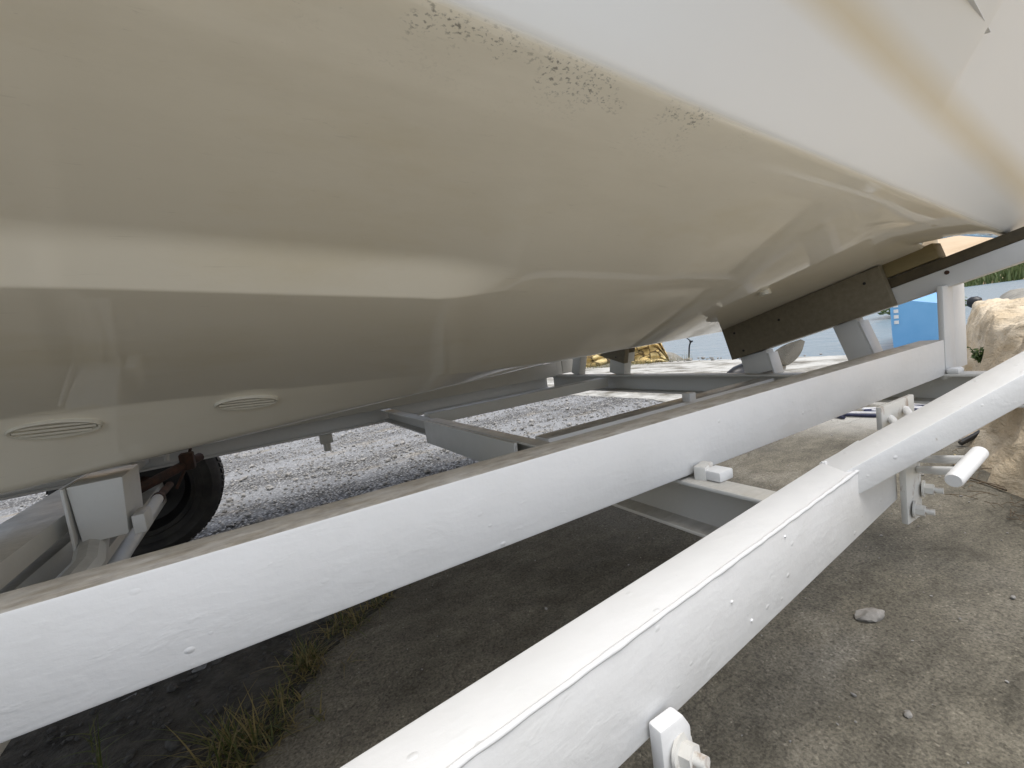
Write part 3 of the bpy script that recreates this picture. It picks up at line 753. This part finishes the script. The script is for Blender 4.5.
# twigs by the foot of the bank
tw = [((2.32, .60), .20, 1.0, 'long dark twig at the foot of the sandstone bank'), ((2.55, .74), .18, .25, 'straw stalk lying against the bank foot')]
for (x, y), L, a, lab in tw:
    pts = [(x + L * (t - .5) * math.cos(a) + .012 * random.uniform(-1, 1), y + L * (t - .5) * math.sin(a) + .012 * random.uniform(-1, 1), -.762 + .004 * random.random()) for t in (0, .3, .6, 1)]
    tag(obj('twig', tube(curve_pts(pts, 4), .0035, 6, taper=None), m_straw if 'straw' in lab else m_twig, None, 60), lab, 'twig', 'twigs on the concrete')
# leaf litter heaped along the bank foot, too many to count
b = bmesh.new()
for _ in range(110):
    t = random.random(); i = random.randrange(2, 7); (xa, ya), (xb, yb) = bank_line[i], bank_line[i + 1]
    x = xa + (xb - xa) * t + random.gauss(-.02, .05); y = ya + (yb - ya) * t + abs(random.gauss(.02, .05)); a = random.uniform(-.6, 1.6); L = random.uniform(.02, .09)
    z = -.757 + random.uniform(0, .02)
    tube([(x, y, z), (x + L * .5 * math.cos(a), y + L * .5 * math.sin(a), z + .006), (x + L * math.cos(a), y + L * math.sin(a), z)], .0013, 4, b)
tag(obj('plant_litter', b, m_twig), 'dry stalks littered along the foot of the bank', None, None, 'stuff')

def chips(name, n, region, smin, smax, mat, label, z):
    t_ = bmesh.new(); bmesh.ops.create_icosphere(t_, subdivisions=1, radius=1); bv_ = [v.co.copy() for v in t_.verts]; bf_ = [[v.index for v in f.verts] for f in t_.faces]; t_.free()
    V, F = [], []
    for _ in range(n):
        x, y = region(); s = random.uniform(smin, smax) * (1 + (random.random() < .06) * 1.2)
        m = Matrix.Translation((x, y, z + H + s * .25)) @ Matrix.Rotation(random.uniform(0, 6.28), 4, 'Z') @ Matrix.Rotation(random.uniform(-.5, .5), 4, 'X') @ Matrix.Diagonal((s, s * random.uniform(.5, .9), s * random.uniform(.35, .7), 1))
        k = len(V); V += [m @ (v * random.uniform(.8, 1.15)) for v in bv_]; F += [[i + k for i in f] for f in bf_]
    me = bpy.data.meshes.new(name); me.from_pydata(V, [], F); me.materials.append(mat); o = bpy.data.objects.new(name, me); C.objects.link(o)
    return tag(o, label, None, None, 'stuff')
def reg_gravel():
    while True:
        y = 1.6 + 5.0 * random.random() ** 1.3; x = random.uniform(-.7 - .2 * y, edge_x(y))
        if y > .15 * x + 1.6: return x, y
chips('loose_gravel', 11000, reg_gravel, .004, .014, m_pebble, 'loose grey gravel over the yard behind the trailer', -.776)
def reg_soil():
    while True:
        y = random.uniform(.75, 1.75); x = random.uniform(-.8, edge_x(y))
        if y < .15 * x + 1.65: return x, y
chips('soil_stones', 900, reg_soil, .003, .010, m_dstone, 'small stones scattered in the dark soil strip', -.775)
def reg_conc(): return random.uniform(.1, 3.4), random.uniform(.15, 1.5)
chips('grit', 420, reg_conc, .0012, .0035, m_pebble, 'fine grit scattered over the concrete', -.768)

def blades(c, n, h, spread, b, tint, dry=.3, lean=.5):
    for _ in range(n):
        a = random.uniform(0, 6.28); r = spread * random.random() ** .7; p = Vector((c[0] + r * math.cos(a), c[1] + r * math.sin(a), c[2]))
        L = h * random.uniform(.4, 1.1); a2 = random.uniform(0, 6.28); ln = random.uniform(.15, lean); d = Vector((math.cos(a2) * ln, math.sin(a2) * ln, 1)).normalized()
        w_ = Vector((-math.sin(a2), math.cos(a2), 0)) * random.uniform(.0012, .0026); t = 1.0 if random.random() < dry else random.uniform(0, .45)
        prev = None
        for k in range(5):
            q = p + d * (L * k / 4) + Vector((math.cos(a2), math.sin(a2), -.6)) * (ln * L * .5 * (k / 4) ** 2); s = 1 - k / 4.4
            cur = [b.verts.new(q - w_ * s), b.verts.new(q + w_ * s)]
            for v in cur: v[tint] = t
            if prev: b.faces.new((prev[0], prev[1], cur[1], cur[0]))
            prev = cur
def tuft(spec, label, cat, name='grass_tuft', group=None):
    b = bmesh.new(); tint = b.verts.layers.float.new('tint')
    for s in spec: blades(*s[:4], b, tint, *s[4:])
    return tag(obj(name, b, m_grass), label, cat, group)
gz = -.772
tuft([((-.16, 1.10, gz), 90, .13, .05, .35, 1.1), ((-.10, 1.13, gz), 60, .10, .05, .6, 1.4)], 'green and straw grass tuft at the slab edge, lowest in the picture', 'grass', group='grass tufts along the slab edge')
tuft([((.01, 1.31, gz), 70, .10, .035, .55, 1.2)], 'yellowing grass tuft on the slab edge, middle of the row', 'grass', group='grass tufts along the slab edge')
tuft([((.13, 1.44, gz), 80, .07, .06, .5, 1.6)], 'flattened grass tuft under the side beam, far end of the row', 'grass', group='grass tufts along the slab edge')
b = bmesh.new(); tint = b.verts.layers.float.new('tint')
for k in range(150):
    t = random.random(); y = .8 + 1.0 * t; blades((edge_x(y) - .02 + random.gauss(0, .035), y, gz), 8, .05, .02, b, tint, .6, 1.6)
tag(obj('ground_grass', b, m_grass), 'low dry grass growing along the concrete edge', None, None, 'stuff')
# a single upright weed in the soil
b = bmesh.new(); tint = b.verts.layers.float.new('tint')
for k in range(12):
    blades((-.37, 1.155, gz + .012 * k), 3, .05, .003, b, tint, .1, 1.3)
blades((-.37, 1.155, gz), 5, .19, .004, b, tint, .0, .2)
tag(obj('weed', b, m_grass), 'single upright weed growing in the dark soil', 'weed')

# plant on the sandstone bank
b = bmesh.new(); tint = b.verts.layers.float.new('tint')
pc = Vector((3.45, .875, bank_h(3.45, .875) - .02))
for k in range(16):
    a = random.uniform(0, 6.28); ln = random.uniform(.2, .9); d = Vector((math.cos(a) * ln, math.sin(a) * ln, 1)).normalized(); L = random.uniform(.05, .12)
    tube([pc, pc + d * L * .6, pc + d * L], .002, 4, b)
    for j in range(16):
        q = pc + d * L * random.uniform(.25, 1); w_ = Vector((random.gauss(0, 1), random.gauss(0, 1), random.gauss(0, 1))).normalized(); u_ = w_.orthogonal().normalized(); s = random.uniform(.008, .017)
        vs_ = [b.verts.new(q), b.verts.new(q + w_ * s + u_ * s * .4), b.verts.new(q + w_ * s * 2), b.verts.new(q + w_ * s - u_ * s * .4)]; t = random.random()
        for v in vs_: v[tint] = t
        b.faces.new(vs_)
tag(obj('bank_plant', b, m_leaf), 'small leafy plant rooted in the sandstone bank', 'plant')

# ---------------------------------------------------------------- background things by the water
# blue boat moored at the end of the spit
bb = thing('blue_boat', 'bright blue boat moored beside the spit, seen between the posts', 'boat', (9.6, 2.9, WZ))
def bsec(t):                                            # t 0 stem .. 1 stern; local x along the boat, returns half width low/high, z low/high
    f_ = max(.02, 1 - max(0, (t - .35) / .65) ** 1.9)
    return .36 * f_, .40 * f_, WZ - .15 + .3 * max(0, t - .7), -.24 + .25 * t * t
b0, bd = Vector((9.25, 2.99, 0)), Vector((.95, .31, 0)).normalized(); bn = Vector((-bd.y, bd.x, 0))
b = bmesh.new(); rows_ = []
for k in range(15):
    t = k / 14; lw, hw, zl, zh = bsec(t); c = b0 + bd * 4.2 * t
    rows_.append([b.verts.new(c + bn * s * w_ + Vector((0, 0, z))) for s, w_, z in ((-1, hw, zh - .27 * hw), (-1, (lw + hw) / 2 * 1.02, (zl + zh) / 2), (-1, lw, zl), (1, lw, zl), (1, (lw + hw) / 2 * 1.02, (zl + zh) / 2), (1, hw, zh + .27 * hw))])
for i in range(14):
    for k in range(5): b.faces.new((rows_[i][k], rows_[i + 1][k], rows_[i + 1][k + 1], rows_[i][k + 1]))
    b.faces.new((rows_[i][5], rows_[i + 1][5], rows_[i + 1][0], rows_[i][0]))
b.faces.new(rows_[-1]); b.faces.new(rows_[0][::-1]); bmesh.ops.remove_doubles(b, verts=b.verts, dist=.001)
obj('hull', b, m_blue, bb, 35)
for s in (-1, 1):
    obj('gunwale', tube([b0 + bd * 4.2 * k / 14 + bn * s * (bsec(k / 14)[1] + .01) + Vector((0, 0, bsec(k / 14)[3] + .27 * s * bsec(k / 14)[1] + .012)) for k in range(15)], .026, 8), m_lblue, bb, 50)
for k in range(4):
    z = -.28 - .09 * k; q = b0 + bn * .325 - bd * .008; obj('draft_mark', box(q.x - .006, q.x + .006, q.y - .03, q.y + .03, z, z + .055, .002), m_mark, bb)
obj('seam', box(b0.x - .012, b0.x - .004, 3.09, 3.10, WZ + .1, -.22, .001), m_blue, bb)
# black float on the spit
fl = lathe([(-.13, .02), (-.12, .09), (-.06, .135), (.06, .135), (.12, .09), (.13, .02)], (15.6, 4.05, -.555), 'Y', 20)
tag(obj('float', fl, m_black, None, 40), 'round black float lying on the spit behind the end post', 'float')
b = bmesh.new()
for i in range(13):
    for j in range(7): b.verts.new((10.2 + .13 * i, 1.55 + .12 * j, land_h(10.2 + .13 * i, 1.55 + .12 * j) + .02 + .30 * math.sin(math.pi * i / 12) ** .7 * math.sin(math.pi * j / 6) ** .7 + .03 * nz((i, j), .8)))
b.verts.ensure_lookup_table()
for i in range(12):
    for j in range(6): b.faces.new((b.verts[i * 7 + j], b.verts[(i + 1) * 7 + j], b.verts[(i + 1) * 7 + j + 1], b.verts[i * 7 + j + 1]))
tag(obj('covered_heap', b, m_green, None, 60), 'low heap under a dark green tarp at the right edge', 'tarp')
# bush behind the blue boat
bu = thing('bush', 'green leafy bush behind the blue boat', 'bush', (24, 7.6, -.9))
cs = [((24 + random.uniform(-1.4, 1.4), 7.7 + random.uniform(-.9, .9), -.55 + random.uniform(-.25, .3)), .7, .45) for _ in range(9)]
lc = leaf_cloud('foliage', cs, m_leaf, .09, 260); lc.parent = bu; lc.location = lc.location - bu.location
st_ = bmesh.new()
for k in range(5): tube([(24 + .3 * (k - 2), 7.7, -1.05), (24 + .45 * (k - 2), 7.7 + .2 * (k % 2), -.4)], .03, 6, st_)
obj('stems', st_, m_twig, bu)
# yellow rock bank beyond the trailer, left of the water
def wall_pt(u, v):
    x = 5.0 + 3.15 * u; y = 11.7 - 4.8 * u
    top = .45 - .45 * u + .15 * nz((u * 5, 1), 1); top = -.95 + (top + .95) * (1 - smooth(.93, 1.0, u)); z = -1.0 + (top + 1.0) * v
    p = Vector((x + .6 * v * .55, y + .6 * v * .8, z))
    cell = noise.voronoi(Vector((u * 13, v * 5.5, 1.5)))[0]
    out = min(.32, (cell[1] - cell[0])) * .5 + .10 * nz((u * 9, v * 6), 2)
    return p + Vector((-.62, -.75, .1)) * out
b = bmesh.new(); NU, NV = 120, 46
V = [[b.verts.new(wall_pt(i / NU, j / NV)) for j in range(NV + 1)] for i in range(NU + 1)]
for i in range(NU):
    for j in range(NV): b.faces.new((V[i][j], V[i + 1][j], V[i + 1][j + 1], V[i][j + 1]))
back = [[b.verts.new(Vector((5.0 + 3.15 * i / NU + .9, 11.7 - 4.8 * i / NU + 1.3, z))) for z in (-1.2, .2 - .5 * i / NU)] for i in range(NU + 1)]
for i in range(NU):
    b.faces.new((V[i][NV], V[i + 1][NV], back[i + 1][1], back[i][1])); b.faces.new((back[i][1], back[i + 1][1], back[i + 1][0], back[i][0]))
tag(obj('rock_bank', b, m_yrock, None, 35), 'yellow rock bank beyond the trailer, left of the water', 'rocks')
b = bmesh.new(); tint = b.verts.layers.float.new('tint')
for _ in range(240):
    u = random.random(); blades((4.75 + 3.15 * u + random.uniform(-.35, .1), 11.4 - 4.8 * u + random.uniform(-.35, .1), -.86), 7, .22, .12, b, tint, .45, .7)
for v in b.verts: pass
tag(obj('bank_grass', b, m_grass), 'green and dry grass at the foot of the yellow rocks', None, None, 'stuff')
for k in range(2):
    p = Vector((7.05 + .10 * k, 7.72 - .15 * k, -.87)); tag(obj('leaning_pole', tube([p, p + Vector((-.25, .55, .95))], .022, 8), m_twig, None, 60), ('left' if k == 0 else 'right') + ' one of two thin dark poles leaning on the yellow rocks', 'pole', 'poles leaning on the rocks')
rp = thing('curved_pole', 'thin dark pole with a bent top standing at the water edge', 'pole', (9.9, 8.0, WZ))
obj('shaft', tube(curve_pts([(9.9, 8.0, -1.15), (9.95, 7.98, -.75), (10.0, 7.95, -.62)], 5), .02, 8), m_black, rp, 60)
obj('arm', tube(curve_pts([(10.0, 7.95, -.62), (9.93, 8.05, -.5), (9.82, 8.2, -.40), (9.72, 8.3, -.38)], 5), .014, 8), m_black, rp, 60)
obj('knob', lathe([(-.02, .01), (-.02, .045), (.02, .045), (.02, .01)], (10.0, 7.95, -.62), 'Z', 12), m_black, rp, 40)
# rubble and drift along the water edge
def reg_shore():
    y = random.uniform(2.9, 9.0); return 8.15 + random.uniform(-.3, .25), y
chips('shore_rubble', 60, reg_shore, .02, .05, m_stone, 'rough rubble along the water edge', -.90)
